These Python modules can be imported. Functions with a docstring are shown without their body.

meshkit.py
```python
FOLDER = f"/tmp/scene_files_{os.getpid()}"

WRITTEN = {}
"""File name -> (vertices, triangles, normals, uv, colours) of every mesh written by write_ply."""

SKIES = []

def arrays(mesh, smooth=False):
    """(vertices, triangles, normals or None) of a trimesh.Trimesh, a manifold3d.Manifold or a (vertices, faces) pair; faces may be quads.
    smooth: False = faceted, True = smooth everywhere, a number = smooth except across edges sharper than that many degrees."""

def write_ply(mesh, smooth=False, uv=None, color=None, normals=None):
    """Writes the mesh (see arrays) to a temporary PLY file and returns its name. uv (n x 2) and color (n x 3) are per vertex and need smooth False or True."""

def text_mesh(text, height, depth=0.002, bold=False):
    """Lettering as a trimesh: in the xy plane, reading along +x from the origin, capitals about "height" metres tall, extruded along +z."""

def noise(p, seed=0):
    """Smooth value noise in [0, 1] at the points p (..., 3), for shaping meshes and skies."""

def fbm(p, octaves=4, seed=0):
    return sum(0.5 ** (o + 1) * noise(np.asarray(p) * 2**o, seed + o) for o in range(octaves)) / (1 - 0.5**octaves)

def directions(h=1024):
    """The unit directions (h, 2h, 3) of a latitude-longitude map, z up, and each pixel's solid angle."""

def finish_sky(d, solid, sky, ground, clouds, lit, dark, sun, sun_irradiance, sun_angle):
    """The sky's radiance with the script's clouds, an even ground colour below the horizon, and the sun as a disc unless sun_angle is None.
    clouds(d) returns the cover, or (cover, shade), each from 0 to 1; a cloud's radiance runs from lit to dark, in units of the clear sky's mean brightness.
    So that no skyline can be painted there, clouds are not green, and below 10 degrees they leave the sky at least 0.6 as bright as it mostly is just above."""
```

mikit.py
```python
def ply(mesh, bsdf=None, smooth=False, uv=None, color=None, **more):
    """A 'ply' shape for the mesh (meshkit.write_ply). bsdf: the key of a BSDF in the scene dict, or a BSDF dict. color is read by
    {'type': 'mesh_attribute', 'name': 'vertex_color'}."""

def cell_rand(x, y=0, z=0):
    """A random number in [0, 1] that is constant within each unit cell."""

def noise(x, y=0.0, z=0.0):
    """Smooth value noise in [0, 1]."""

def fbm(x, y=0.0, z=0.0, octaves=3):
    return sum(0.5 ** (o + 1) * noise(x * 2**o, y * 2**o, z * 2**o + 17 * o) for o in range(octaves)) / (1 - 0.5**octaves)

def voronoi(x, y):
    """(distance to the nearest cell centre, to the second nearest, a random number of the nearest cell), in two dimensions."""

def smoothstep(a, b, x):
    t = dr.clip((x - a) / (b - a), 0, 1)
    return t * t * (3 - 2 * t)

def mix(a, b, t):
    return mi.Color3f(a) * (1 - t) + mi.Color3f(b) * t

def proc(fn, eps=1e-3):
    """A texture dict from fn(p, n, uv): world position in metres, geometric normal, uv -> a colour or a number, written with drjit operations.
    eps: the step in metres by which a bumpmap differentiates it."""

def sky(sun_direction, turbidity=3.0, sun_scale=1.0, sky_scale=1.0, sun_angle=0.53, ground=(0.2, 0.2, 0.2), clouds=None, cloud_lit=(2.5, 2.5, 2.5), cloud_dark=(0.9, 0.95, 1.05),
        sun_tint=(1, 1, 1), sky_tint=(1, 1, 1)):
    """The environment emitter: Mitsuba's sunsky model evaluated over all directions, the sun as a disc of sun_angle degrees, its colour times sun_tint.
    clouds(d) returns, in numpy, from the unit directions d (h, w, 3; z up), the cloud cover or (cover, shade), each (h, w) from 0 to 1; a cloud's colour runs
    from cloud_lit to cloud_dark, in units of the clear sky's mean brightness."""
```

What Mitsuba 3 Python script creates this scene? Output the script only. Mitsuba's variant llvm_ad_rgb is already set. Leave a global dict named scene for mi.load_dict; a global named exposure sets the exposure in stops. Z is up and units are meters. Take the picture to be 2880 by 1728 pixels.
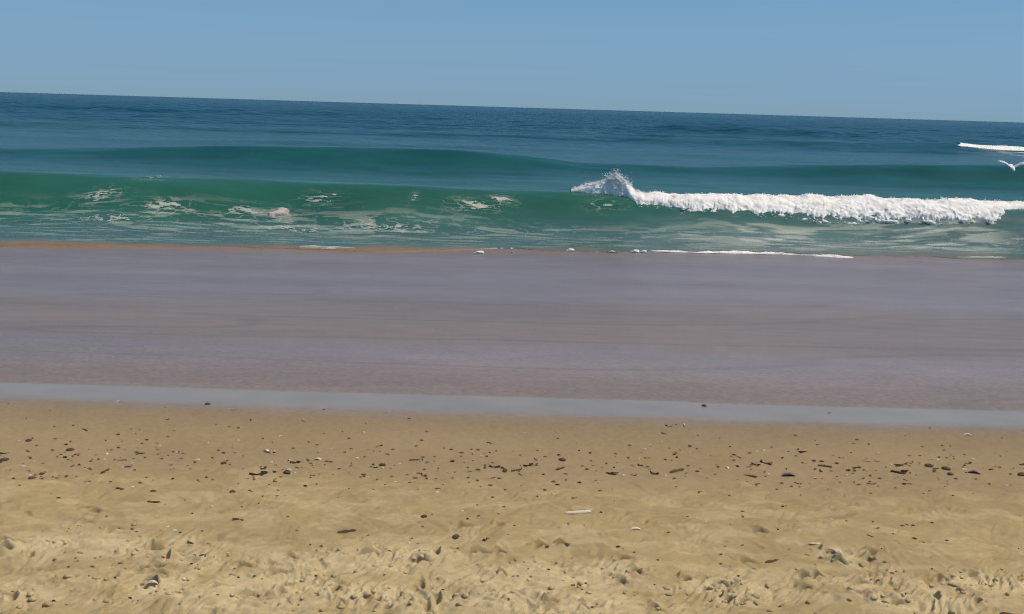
import math, random
import numpy as np, trimesh, drjit as dr
import mitsuba as mi
import mikit, meshkit
from mikit import proc, noise, fbm, smoothstep, mix

T = mi.ScalarTransform4f
rng = np.random.default_rng(7)
scene, labels = {}, {}

# ------------------------------------------------------------------ camera, sky, exposure
CAM_Z, HFOV, PITCH, ROLL = 2.5, 55.0, 11.48, 1.71
W_, H_ = 2880.0, 1728.0
F_ = W_ / 2 / math.tan(math.radians(HFOV / 2))
_cp, _sp = math.cos(math.radians(PITCH)), math.sin(math.radians(PITCH))
FWD = np.array([0, _cp, -_sp])
_u0, _r0 = np.array([0, _sp, _cp]), np.array([1.0, 0, 0])
_cr, _sr = math.cos(math.radians(ROLL)), math.sin(math.radians(ROLL))
UP = _u0 * _cr - _r0 * _sr
UP = _u0 * _cr + _r0 * (-_sr)
RIGHT = _r0 * _cr + _u0 * _sr
CAM = np.array([0, 0, CAM_Z])
scene['camera'] = {'type': 'perspective', 'fov': HFOV, 'fov_axis': 'x', 'near_clip': 0.05, 'far_clip': 90000.0,
                   'to_world': T().look_at(origin=CAM.tolist(), target=(CAM + FWD).tolist(), up=UP.tolist())}
SUN_EL, SUN_AZ = 58.0, 93.0            # azimuth: degrees to the right of straight out to sea
_se, _sa = math.radians(SUN_EL), math.radians(SUN_AZ)
scene['sky'] = mikit.sky((math.cos(_se) * math.sin(_sa), math.cos(_se) * math.cos(_sa), math.sin(_se)), turbidity=2.6, sky_scale=0.83, ground=(.20, .33, .44), sky_tint=(0.71, 0.985, 0.955),
                          clouds=lambda d: .12 + .5 * np.exp(-(np.degrees(np.arcsin(np.clip(d[..., 2], 0, 1))) / 7.0) ** 2), cloud_lit=(1.22, 1.78, 2.62))   # thin sea haze, densest at the horizon
exposure = 1.3


def ray(px, py):
    """Direction (y = 1) of the ray through a pixel of the 2880 x 1728 photograph: used to survey where things stand."""
    d = FWD * F_ + RIGHT * (px - W_ / 2) - UP * (py - H_ / 2)
    return d / d[1]


def at_y(px, py, y):
    return CAM + ray(px, py) * y


# ------------------------------------------------------------------ terrain profile
def shore_y(x):
    return 17.2 + 0.12 * np.asarray(x, float)


Y_TOP = 4.7


def sand_base(x, y):
    x, y = np.asarray(x, float), np.asarray(y, float)
    s = (y - Y_TOP) / (shore_y(np.clip(x, -40, 40)) - Y_TOP)
    q = np.clip(1 - s, 0, None)
    z = np.where(s < 0, 1.0 + 0.0 * s, 0.7 * q ** 1.4 + 0.3 * (1 - s))
    z = np.where(s < 0, 1.0 - 0.02 * np.clip(s * 12.5, -3, 0), z)
    under = np.clip(y - shore_y(np.clip(x, -40, 40)), 0, None)
    return np.where(s > 1, -0.03 * under - 0.01 * under ** 1.2, z)


def on_sand(px, py):
    d = ray(px, py)
    y = 3.5
    for _ in range(60):
        y = (CAM_Z - float(sand_base(d[0] * y, y))) / -d[2] * 0.6 + y * 0.4
    return np.array([d[0] * y, y, float(sand_base(d[0] * y, y))])


def n2(x, y, seed=0, z=0.0):
    x, y = np.broadcast_arrays(np.asarray(x, float), np.asarray(y, float))
    return meshkit.noise(np.stack([x, y, np.full(x.shape, z)], -1), seed)


def f2(x, y, octaves=3, seed=0):
    x, y = np.broadcast_arrays(np.asarray(x, float), np.asarray(y, float))
    return meshkit.fbm(np.stack([x, y, np.zeros(x.shape)], -1), octaves, seed)


def sstep(a, b, x):
    t = np.clip((np.asarray(x, float) - a) / (b - a), 0, 1)
    return t * t * (3 - 2 * t)


# trampled patches of loose, drier sand: photo pixel, half size along the beach and towards the sea (metres)
PATCHES = [(500, 1600, .17, .14), (440, 1650, .12, .07), (980, 1590, .34, .10), (820, 1660, .34, .14), (1120, 1570, .22, .10), (1080, 1690, .30, .10),
           (1420, 1640, .26, .10), (1640, 1620, .18, .12), (1500, 1700, .42, .10), (2060, 1650, .17, .08), (2070, 1685, .10, .05), (2500, 1640, .22, .10), (2560, 1690, .2, .07),
           (2370, 1560, .09, .06), (330, 1530, .30, .09), (130, 1540, .25, .1), (620, 1700, .3, .07), (2780, 1640, .2, .08), (20, 1660, .2, .1)]
PATCH_XY = [(*on_sand(a, b)[:2], c, d) for a, b, c, d in PATCHES]


def patch_mask(x, y):
    m = np.zeros(np.broadcast(x, y).shape)
    for cx, cy, a, b in PATCH_XY:
        m = np.maximum(m, np.exp(-(((x - cx) / a) ** 2 + ((y - cy) / b) ** 2)))
    return m


# dents (footprint edges, scooped pits) the photograph shows: pixel, length px, tilt (deg), depth
PITS = [(318, 1492, 34, 35, 1.2), (80, 1562, 16, 60, 1), (10, 1518, 24, 15, 1), (16, 1543, 30, 5, 1), (431, 1540, 44, 15, 1), (493, 1562, 20, 25, .9), (468, 1563, 26, -25, .8),
        (400, 1596, 30, 20, .9), (440, 1592, 26, 12, .8), (429, 1634, 34, -22, 1.1), (400, 1652, 16, 80, .9), (312, 1670, 22, 50, 1), (39, 1677, 26, -35, .8), (613, 1657, 46, 25, 1.1),
        (683, 1591, 34, 10, .8), (776, 1615, 48, 22, 1.1), (702, 1679, 36, 20, 1), (788, 1669, 20, 40, 1), (935, 1665, 18, 85, .9), (955, 1696, 18, 20, 1), (819, 1564, 26, 5, .8),
        (906, 1638, 18, 35, .8), (1040, 1566, 52, 8, 1.3), (1085, 1560, 22, 20, 1), (1179, 1589, 44, 8, 1.2), (1228, 1569, 16, -35, 1.1), (1519, 1539, 30, 20, 1), (1577, 1533, 26, 0, 1),
        (1404, 1559, 20, 10, .9), (1340, 1562, 60, 12, .9), (1371, 1628, 44, 25, 1.2), (1410, 1628, 18, 0, .9), (1185, 1638, 16, -20, 1), (1232, 1690, 16, -30, 1), (1200, 1710, 18, 30, 1),
        (1140, 1702, 14, 70, .9), (1084, 1712, 12, 80, .9), (1043, 1693, 30, 15, .9), (1786, 1613, 24, -5, .8), (1744, 1640, 24, -10, .7), (1750, 1574, 26, 5, .7), (2327, 1547, 16, 40, 1),
        (2358, 1578, 30, -15, 1), (2452, 1551, 30, 20, 1), (2446, 1569, 18, 10, .8), (2265, 1619, 30, 0, .9), (2296, 1615, 22, 0, 1), (2263, 1650, 28, 5, .9), (2420, 1636, 34, 5, .9),
        (2046, 1679, 18, 20, 1.4), (1928, 1622, 18, 40, 1), (2030, 1640, 40, -15, 1.1), (2075, 1642, 30, 0, .9), (2444, 1681, 26, -5, .9), (2634, 1675, 18, -45, 1), (2750, 1692, 16, 0, 1),
        (1985, 1625, 26, 10, 1), (2085, 1690, 22, 25, 1), (2520, 1690, 30, 10, 1), (1840, 1708, 30, -10, .8), (1640, 1705, 24, -10, 1), (2652, 1625, 26, -12, .8), (2740, 1612, 30, -8, .8),
        (240, 1460, 26, 20, .6), (265, 1428, 30, 0, .5), (230, 1418, 26, 25, .5), (1300, 1480, 40, 10, .5), (1404, 1483, 24, 40, .6), (2135, 1492, 34, -10, .6), (2100, 1570, 36, 0, .6)]


def add_dents(x, y, z):
    """Cuts the dents, each with a steep seaward wall and a soft raised lip on the near side."""
    todo = []
    for px, py, L, tilt, depth in PITS:
        c = on_sand(px, py)
        m = c[1] / F_ * 1.1
        todo.append((c[0], c[1], L * m * .55, max(.008, 7 * m * 1.35), math.radians(tilt) * 1.3, .042 * depth))
    r = np.random.default_rng(21)
    for _ in range(800):
        px, py = r.uniform(-150, 3030), 1728 - 310 * r.random() ** 1.25
        c = on_sand(px, py)
        w = float(patch_mask(np.array([c[0]]), np.array([c[1]]))[0])
        if r.random() > .28 + w:
            continue
        todo.append((c[0], c[1], r.uniform(.007, .020) * (1 + .4 * w), r.uniform(.0045, .008), r.normal(0.45, .40), r.uniform(.003, .008) * (1 + .4 * w)))
    ys = y[:, 0]
    for cx, cy, a, b, th, dep in todo:
        R = max(a, b) * 3.2
        i0, i1 = np.searchsorted(ys, [cy - R, cy + R])
        if i1 - i0 < 2:
            continue
        xs = x[(i0 + i1) // 2]
        j0, j1 = np.searchsorted(xs, [cx - R, cx + R])
        X, Y = x[i0:i1, j0:j1] - cx, y[i0:i1, j0:j1] - cy
        wob = (n2(X * 60 + cx * 99, Y * 60 + cy * 99, 3) - .5) * .9
        u, v = X * math.cos(th) + Y * math.sin(th), -X * math.sin(th) + Y * math.cos(th)
        q = (u / a) ** 2
        vv = v / b + wob * .6 + .35 * q
        wall = np.where(vv > 0, np.exp(-(vv / .55) ** 2), np.exp(-(vv / 1.5) ** 2))
        lip = np.exp(-((vv + 2.2) / 1.0) ** 2) * .35 + np.exp(-((vv - 1.6) / .8) ** 2) * .45
        z[i0:i1, j0:j1] += dep * np.exp(-q) * (lip - wall)
    return z


def fan(us, ys, c=1.0):
    U, Y = np.meshgrid(us, ys)
    return U * (Y + c), Y


def grid_faces(nr, nc):
    i, j = np.meshgrid(np.arange(nr - 1), np.arange(nc - 1), indexing='ij')
    a = i * nc + j
    return np.stack([a, a + 1, a + nc + 1, a + nc], -1).reshape(-1, 4)


def grid_mesh(X, Y, Z):
    return (np.stack([X, Y, Z], -1).reshape(-1, 3), grid_faces(*X.shape))


# ------------------------------------------------------------------ materials of the setting
def shore_dr(x):
    return 17.2 + 0.12 * dr.clip(x, -40, 40)


_PT = PATCH_XY


def sand_colour(p, n, uv):
    m = mi.Float(0)
    for cx, cy, a, b in _PT:
        m = dr.maximum(m, dr.exp(-(dr.square((p.x - cx) / a) + dr.square((p.y - cy) / b))))
    big = fbm(p.x * 2.3, p.y * 4.0, 0, 3)
    fine = fbm(p.x * 60, p.y * 60, p.z * 40, 3)
    grain = noise(p.x * 420, p.y * 420, p.z * 300)
    near = smoothstep(3.95, 3.45, p.y + (big - .5) * .35)
    c = mix((.315, .245, .148), (.375, .295, .160), near)
    c = mix(c, (.56, .475, .30), dr.clip(m * 1.3 * smoothstep(.32, .58, fbm(p.x * 14, p.y * 14, 3.0, 3) + .15 * m), 0, 1) * .75)
    c = mix(c, (.30, .23, .13), smoothstep(.55, .78, fbm(p.x * 7 + 9, p.y * 11, 5.0, 3)) * .35)
    c = mix(c, (.475, .392, .235), near * smoothstep(.50, .68, fbm(p.x * 8 + 3, p.y * 17, 9.0, 3)) * .55)
    tone = .80 + .22 * fine + .18 * grain + .16 * (big - .5)
    # near the swash the sand is damp and darker
    damp = smoothstep(4.15, 4.62, p.y + (big - .5) * .12)
    return mix(c, (.25, .20, .135), damp * .8) * tone


def wet_colour(p, n, uv):
    b = fbm(p.x * .35, p.y * 1.1, 0, 3)
    g = noise(p.x * 45, p.y * 60)
    s = fbm(p.x * 3.0, p.y * 9.0, 2.0, 3)
    red = smoothstep(7.2, 5.2, p.y)
    c = mix((.252, .214, .236), (.272, .198, .160), red)
    brown = smoothstep(11.5, 9.0, p.y + 2.5 * (fbm(p.x * .3, p.y * .4, 3.0, 3) - .5)) * smoothstep(6.4, 7.6, p.y)
    c = mix(c, (.252, .186, .155), brown)
    line = fbm(p.x * .16 + 4, p.y * .75, 6.0, 2)
    c = c * (1 - .13 * (1 - smoothstep(.0, .022, dr.abs(line - .5))) * smoothstep(12.5, 10, p.y))
    edge = smoothstep(-1.1, -.15, p.y - shore_dr(p.x) + (fbm(p.x * .9, 3.0, 0, 3) - .5) * .8)
    c = mix(c, (.32, .19, .10), edge * .9 * (.25 + .75 * smoothstep(3.5, -2.5, p.x + 6 * (fbm(p.x * .5, 1.0, 0, 2) - .5))) * (.4 + .6 * smoothstep(.35, .6, fbm(p.x * .8, 7.0, 0, 2))))
    return c * (.70 + .33 * b + (.08 + .16 * smoothstep(8.5, 6, p.y)) * g + .18 * s)


def band_edge(p):
    return (fbm(p.x * 1.3, p.y * .5, 0, 3) - .5) * .15


def wet_weight(p, n, uv):
    return smoothstep(4.52, 4.80, p.y + band_edge(p))


def gloss_weight(p, n, uv):
    y = p.y + band_edge(p) * .6
    return smoothstep(4.60, 4.85, y) * (1 - smoothstep(5.13, 5.19, y)) * .95


scene['m_dry'] = {'type': 'twosided', 'bsdf': {'type': 'bumpmap', 'scale': 1.0,
                  'arbitrary': proc(lambda p, n, uv: .004 * fbm(p.x * 55, p.y * 55, p.z * 30, 4) + .0012 * noise(p.x * 500, p.y * 500), eps=.0012),
                  'bsdf': {'type': 'diffuse', 'reflectance': proc(sand_colour)}}}
scene['m_wet'] = {'type': 'twosided', 'bsdf': {'type': 'bumpmap', 'scale': 1.0,
                  'arbitrary': proc(lambda p, n, uv: .010 * fbm(p.x * 3, p.y * 9, 0, 4) + (.0022 + .0030 * smoothstep(8.5, 6, p.y)) * fbm(p.x * 40, p.y * 40, 0, 2), eps=.006),
                  'bsdf': {'type': 'roughplastic', 'distribution': 'ggx', 'int_ior': 1.45, 'alpha': .11, 'diffuse_reflectance': proc(wet_colour)}}}
scene['m_film'] = {'type': 'twosided', 'bsdf': {'type': 'roughplastic', 'distribution': 'ggx', 'int_ior': 1.5, 'alpha': .06, 'diffuse_reflectance': proc(lambda p, n, uv: mi.Color3f(.29, .25, .215) * (.9 + .2 * fbm(p.x * 4, p.y * 4, 0, 2)))}}
scene['m_wetmix'] = {'type': 'blendbsdf', 'weight': proc(gloss_weight), 'a': {'type': 'ref', 'id': 'm_wet'}, 'b': {'type': 'ref', 'id': 'm_film'}}
scene['m_sand'] = {'type': 'blendbsdf', 'weight': proc(wet_weight), 'a': {'type': 'ref', 'id': 'm_dry'}, 'b': {'type': 'ref', 'id': 'm_wetmix'}}


FROTH = []          # (x, y, half width, half depth) of the rafts of thin foam, filled in once the sea is built


def foam_lace(p):
    """Connected webs and streaks of bubbles stretched along the water surface."""
    w = mi.Float(0)
    for cx, cy, a, b in FROTH:
        w = dr.maximum(w, dr.exp(-(dr.square((p.x - cx) / a) + dr.square((p.y - cy) / b))))
    base = smoothstep(17.5, 18.2, p.y - .12 * p.x) * smoothstep(20.6, 19.8, p.y) * .40
    q = 1.2 * fbm(p.x * 1.7, p.y * 1.7, p.z * 2, 2)
    a1 = fbm(p.x * 3.2 + q, p.y * 6.5 + p.z * 5, 1.0, 3)
    a2 = fbm(p.x * 1.5 + q, p.y * 7.5, 8.0, 3)
    web = 1 - smoothstep(.012, .055, dr.abs(a1 - .5))
    streak = smoothstep(.54, .68, a2)
    return dr.clip(w * (web * .55 + streak * .22) + base * (web * .35 + streak * .75), 0, .8)


def foam_film(p):
    """Thin churned foam drifting on the water in front of and behind the breaker."""
    front = smoothstep(2.0, 5.5, p.x) * smoothstep(10.4, 9.4, p.x) * smoothstep(20.9, 20.2, p.y) * smoothstep(17.6, 18.8, p.y - .10 * p.x)
    back = smoothstep(4.5, 8.0, p.x) * smoothstep(21.9, 22.4, p.y) * (1 - smoothstep(24.5, 29, p.y))
    s1 = fbm(p.x * 1.5 + 2.0 * fbm(p.x * .7, p.y * .9, 0, 2), p.y * 7.5, 0, 4)
    s2 = fbm(p.x * .8 + 7, p.y * 1.9, 4.0, 3)
    far = smoothstep(68, 74, p.y) * smoothstep(36.5, 38, p.x) * (1 - smoothstep(77, 79, p.y)) * smoothstep(.45, .6, fbm(p.x * .4, p.y * 2, 0, 3)) * 1.6
    return dr.clip(foam_lace(p) + front * (.12 + smoothstep(.42, .60, s1) * .88) * .55 + back * smoothstep(.50, .68, s2) * .8 + far * .5, 0, 1)


def sea_colour(p, n, uv):
    d = p.y - shore_dr(p.x)
    b = fbm(p.x * .05, p.y * .10, 0, 3)
    c = mix((.006, .072, .088), (.001, .058, .098), smoothstep(40, 130, p.y + (b - .5) * 60))
    near = 1 - smoothstep(22.5, 46, p.y + (b - .5) * 10)
    c = mix(c, (.022, .116, .084), near)
    c = mix(c, (.072, .148, .160), (1 - smoothstep(1.8, 4.1, d)) * .9)
    c = mix(c, (.27, .17, .090), (1 - smoothstep(.1, .9, d + (fbm(p.x * .9, 3.0, 0, 3) - .5) * .9)) * (.35 + .65 * smoothstep(3.5, -2.5, p.x + 6 * (fbm(p.x * .5, 1.0, 0, 2) - .5))))
    t = fbm(p.x * .5, p.y * 1.3, 0, 3)
    c = c * (.75 + .5 * t)
    return mix(c, (.52, .56, .50), foam_film(p))


scene['m_sea'] = {'type': 'twosided', 'bsdf': {'type': 'bumpmap', 'scale': 1.0,
                  'arbitrary': proc(lambda p, n, uv: .010 * fbm(p.x * 1.8, p.y * 5.0, 0, 2) + smoothstep(40, 120, p.y) * .75 * (1 - .6 * smoothstep(250, 900, p.y)) * (1 - smoothstep(1500, 6000, p.y)) * fbm(p.x * .22, p.y * .5, 0, 3), eps=.03),
                  'bsdf': {'type': 'roughplastic', 'distribution': 'ggx', 'int_ior': 1.33, 'alpha': .075, 'diffuse_reflectance': proc(sea_colour)}}}
scene['m_foam'] = {'type': 'twosided', 'bsdf': {'type': 'bumpmap', 'scale': 1.0, 'arbitrary': proc(lambda p, n, uv: .007 * fbm(p.x * 18, p.y * 18, p.z * 18, 3), eps=.006),
                   'bsdf': {'type': 'diffuse', 'reflectance': proc(lambda p, n, uv: mi.Color3f(.88, .89, .89) * (.80 + .20 * smoothstep(.25, .6, fbm(p.x * 7, p.y * 7, p.z * 7, 3))))}}}
scene['m_foam_pink'] = {'type': 'twosided', 'bsdf': {'type': 'diffuse', 'reflectance': proc(lambda p, n, uv: mi.Color3f(.52, .47, .47) * (.7 + .5 * fbm(p.x * 12, p.y * 12, p.z * 12, 3)))}}
scene['m_foam_thin'] = {'type': 'twosided', 'bsdf': {'type': 'diffuse', 'reflectance': proc(lambda p, n, uv: mix((.20, .28, .25), (.56, .57, .55), fbm(p.x * 8, p.y * 8, p.z * 8, 3)))}}

# ------------------------------------------------------------------ beach
FINE = np.linspace(-.50, .50, 860)
WING = .50 + np.geomspace(.004, 4.0, 40)
us = np.concatenate([-WING[::-1], FINE, WING])
ys = np.concatenate([np.linspace(-3, 2.0, 40)[:-1], np.linspace(2.0, 2.55, 40)[:-1], np.linspace(2.55, 4.3, 360)[:-1], np.linspace(4.3, 4.9, 70)])
X, Y = fan(us, ys, .9)
Z = sand_base(X, Y)
loose = sstep(4.12, 3.5, Y + (f2(X * 1.5, Y * 1.5, 2, 4) - .5) * .5)
pm = patch_mask(X, Y)
mid = sstep(4.6, 4.2, Y)
Z += mid * (.020 * (f2(X * 1.2, Y * 1.8, 2, 5) - .5) + .006 * (f2(X * 9, Y * 13, 3, 6) - .5))
Z += loose * (.030 * (f2(X * 4.5, Y * 6, 3, 8) - .5) + .007 * (f2(X * 18, Y * 26, 2, 9) - .5))
rough = f2(X * 13, Y * 19, 3, 11)
Z += pm * loose * (.028 * (rough - .45) + .010 * np.abs(f2(X * 30, Y * 36, 2, 12) - .5))
_a = math.radians(48)                      # scuffed furrows, most of them running the same way
U_, V_ = X * math.cos(_a) + Y * math.sin(_a), -X * math.sin(_a) + Y * math.cos(_a)
furrow = f2(U_ * 15 + 5 * n2(X * 7, Y * 7, 19), V_ * 30 + 11 * n2(X * 4, Y * 5, 18), 3, 17)
Z += loose * (.34 + .8 * pm) * .026 * (np.abs(furrow - .5) * -1.6 + .25)
Z = add_dents(X, Y, Z)
Z -= .04 * sstep(4.80, 4.9, Y)
scene['dry_sand'] = mikit.ply(grid_mesh(X, Y, Z), 'm_sand', smooth=True)
labels['dry_sand'] = {'label': 'trampled tan beach sand in the foreground', 'category': 'sand', 'kind': 'structure'}
DRY = (us, ys, Z)


def sand_z(x, y):
    """Height of the built dry sand, by bilinear lookup in its grid."""
    u = x / (y + .9)
    i, j = np.clip(np.searchsorted(ys, y) - 1, 0, len(ys) - 2), np.clip(np.searchsorted(us, u) - 1, 0, len(us) - 2)
    a, b = (y - ys[i]) / (ys[i + 1] - ys[i]), (u - us[j]) / (us[j + 1] - us[j])
    return float((Z0[i, j] * (1 - b) + Z0[i, j + 1] * b) * (1 - a) + (Z0[i + 1, j] * (1 - b) + Z0[i + 1, j + 1] * b) * a)


Z0 = Z
us_w = np.concatenate([-.52 - np.geomspace(.02, 4.0, 24)[::-1], np.linspace(-.52, .52, 360), .52 + np.geomspace(.02, 4.0, 24)])
ys_w = np.concatenate([np.linspace(4.70, 6.5, 90)[:-1], np.geomspace(6.5, 21.5, 170)[:-1], np.linspace(21.5, 60, 12)])
Xw, Yw = fan(us_w, ys_w, .9)
Zw = sand_base(Xw, Yw) + sstep(5.0, 5.6, Yw) * (.012 * (f2(Xw * .6, Yw * 2.2, 3, 15) - .5) + .004 * (f2(Xw * 5, Yw * 9, 2, 16) - .5)) - .002
scene['wet_sand'] = mikit.ply(grid_mesh(Xw, Yw, Zw), 'm_sand', smooth=True)
labels['wet_sand'] = {'label': 'smooth glossy wet sand sloping down to the water', 'category': 'sand', 'kind': 'structure'}


# ------------------------------------------------------------------ sea
def px_x(px, y):
    return (px - 1440) / F_ * y * 1.0


def bump(t, front, back):
    return np.where(t < 0, np.exp(-.5 * (t / front) ** 2), np.exp(-.5 * (t / back) ** 2))


def interp(x, pts):
    p = np.array(pts, float)
    return np.interp(x, p[:, 0], p[:, 1])


def wave1_y(x):
    return 21.5 + .25 * np.sin(x * .33 + .6) + .12 * np.sin(x * 1.1) + .25 * (f2(x * .35, x * 0 + 2, 2, 31) - .5)


def crest_table(pts, yfun):
    out = []
    for px, py in pts:
        d = ray(px, py)
        y = 20.0
        for _ in range(20):
            y = float(yfun(np.array([d[0] * y]))[0])
        out.append((d[0] * y, CAM_Z + d[2] * y))
    return out


CREST1 = crest_table([(-200, 470), (0, 478), (230, 486), (580, 499), (870, 510), (1165, 521), (1456, 532), (1606, 535), (1700, 541), (1745, 547), (1820, 554), (2200, 560), (2600, 570), (2880, 578), (3100, 586)], wave1_y)
CREST2 = crest_table([(-200, 410), (0, 416), (300, 414), (524, 410), (700, 409), (1050, 414), (1280, 423), (1456, 439), (1630, 458), (1980, 472), (2330, 465), (2680, 466), (2880, 466), (3100, 470)], lambda x: 40.3 + 0 * x)
CREST3 = crest_table([(2450, 402), (2650, 403), (2694, 404), (2715, 408), (2740, 412), (2780, 416), (2880, 421), (3060, 428), (3300, 436)], lambda x: 79.0 + 0 * x)


def sea_height(x, y, detail=True):
    x, y = np.broadcast_arrays(np.asarray(x, float), np.asarray(y, float))
    wob = f2(x * .25, y * .06, 2, 41) - .5
    # shore break
    A1 = np.clip(interp(x, CREST1), .4, 1.1) - .02
    t1 = y - wave1_y(x)
    h = A1 * bump(t1, .92, 2.2) - .05 * np.exp(-.5 * ((t1 + 2.0) / .9) ** 2)
    # second line
    A2 = np.clip(interp(x, CREST2), .2, 1.1)
    t2 = y - (40.3 + .5 * np.sin(x * .11 + .3) + .8 * wob)
    h += A2 * bump(t2, .95, 4.2)
    # third and fourth lines
    A3 = interp(x, [(-150, .25), (-40, .34), (-20, .3), (0, .35), (20, .5)] + [c for c in CREST3 if c[0] > 22] + [(150, .4)])
    t3 = y - (79 + (2.5 * np.sin(x * .05 + 1) + 3 * wob) * (1 - sstep(18, 32, x)))
    h += A3 * bump(t3, 1.9, 6.5)
    A4 = interp(x, [(-250, .3), (-60, .3), (-10, .3), (12, .5), (20, .95), (34, .9), (44, .5), (60, .35), (250, .3)])
    t4 = y - (126 + 4 * np.sin(x * .04 + 2) + 5 * wob)
    h += A4 * bump(t4, 3.0, 9)
    for yc, A, s in ((58, .20, 3), (30, .05, 1.6), (102, .3, 4), (165, .6, 5), (215, .5, 6), (280, .5, 9), (370, .4, 14), (500, .4, 25)):
        t = y - (yc + yc * .03 * np.sin(x * 6.0 / yc + yc) + yc * .05 * wob)
        h += A * (.35 + .9 * f2(x * 5.0 / yc, x * 0 + yc, 2, int(yc))) * bump(t, s * .6, s)
    if detail:
        near = sstep(17, 19, y - .1 * x)
        choppy = .45 + 1.15 * sstep(1, 5, x) * sstep(21, 20.3, y)
        k = 1 / (1 + np.clip(y - 30, 0, None) / 25)
        h += near * k * (.060 * choppy * (f2(x * .9 + 1.5 * f2(x * .5, y * .5, 2, 50), y * 2.4, 2, 51) - .5) + .08 * (f2(x * .35, y * .95, 2, 52) - .5) + .05 * (f2(x * .3 + 3, y * 2.0, 2, 54) - .5))
        h += (1 - k) * .22 * (f2(x * .16, y * .38, 3, 53) - .5) * (1 - sstep(400, 1200, y))
    calm = sstep(-.2, 2.2, y - shore_y(np.clip(x, -40, 40)))
    return h * calm


us_s = np.concatenate([-.56 - np.geomspace(.01, 5.0, 30)[::-1], np.linspace(-.56, .56, 760), .56 + np.geomspace(.01, 5.0, 30)])
ys_s = np.concatenate([np.linspace(13.5, 15.5, 12)[:-1], np.linspace(15.5, 22.8, 230)[:-1], np.linspace(22.8, 44, 230)[:-1], np.geomspace(44, 400, 220)[:-1], np.geomspace(400, 2500, 110)[:-1], np.geomspace(2500, 60000, 20)])
Xs, Ys = fan(us_s, ys_s, 0)
edge = shore_y(np.clip(Xs, -40, 40)) + 1.3 * (f2(Xs * .42, Xs * 0, 3, 61) - .5) + .25 * (f2(Xs * 1.6, Xs * 0, 2, 62) - .5)
film = sand_base(Xs, Ys) + .012                   # the run-up: a thin sheet lying on the sand up to the swash edge
Zs = np.maximum(sea_height(Xs, Ys), np.where(Ys > edge - .6, np.minimum(film, .03 + 0 * film), -1))
Zs = np.where(Ys < edge, np.minimum(Zs, sand_base(Xs, Ys) - .03 - .05 * (edge - Ys)), Zs)
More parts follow.
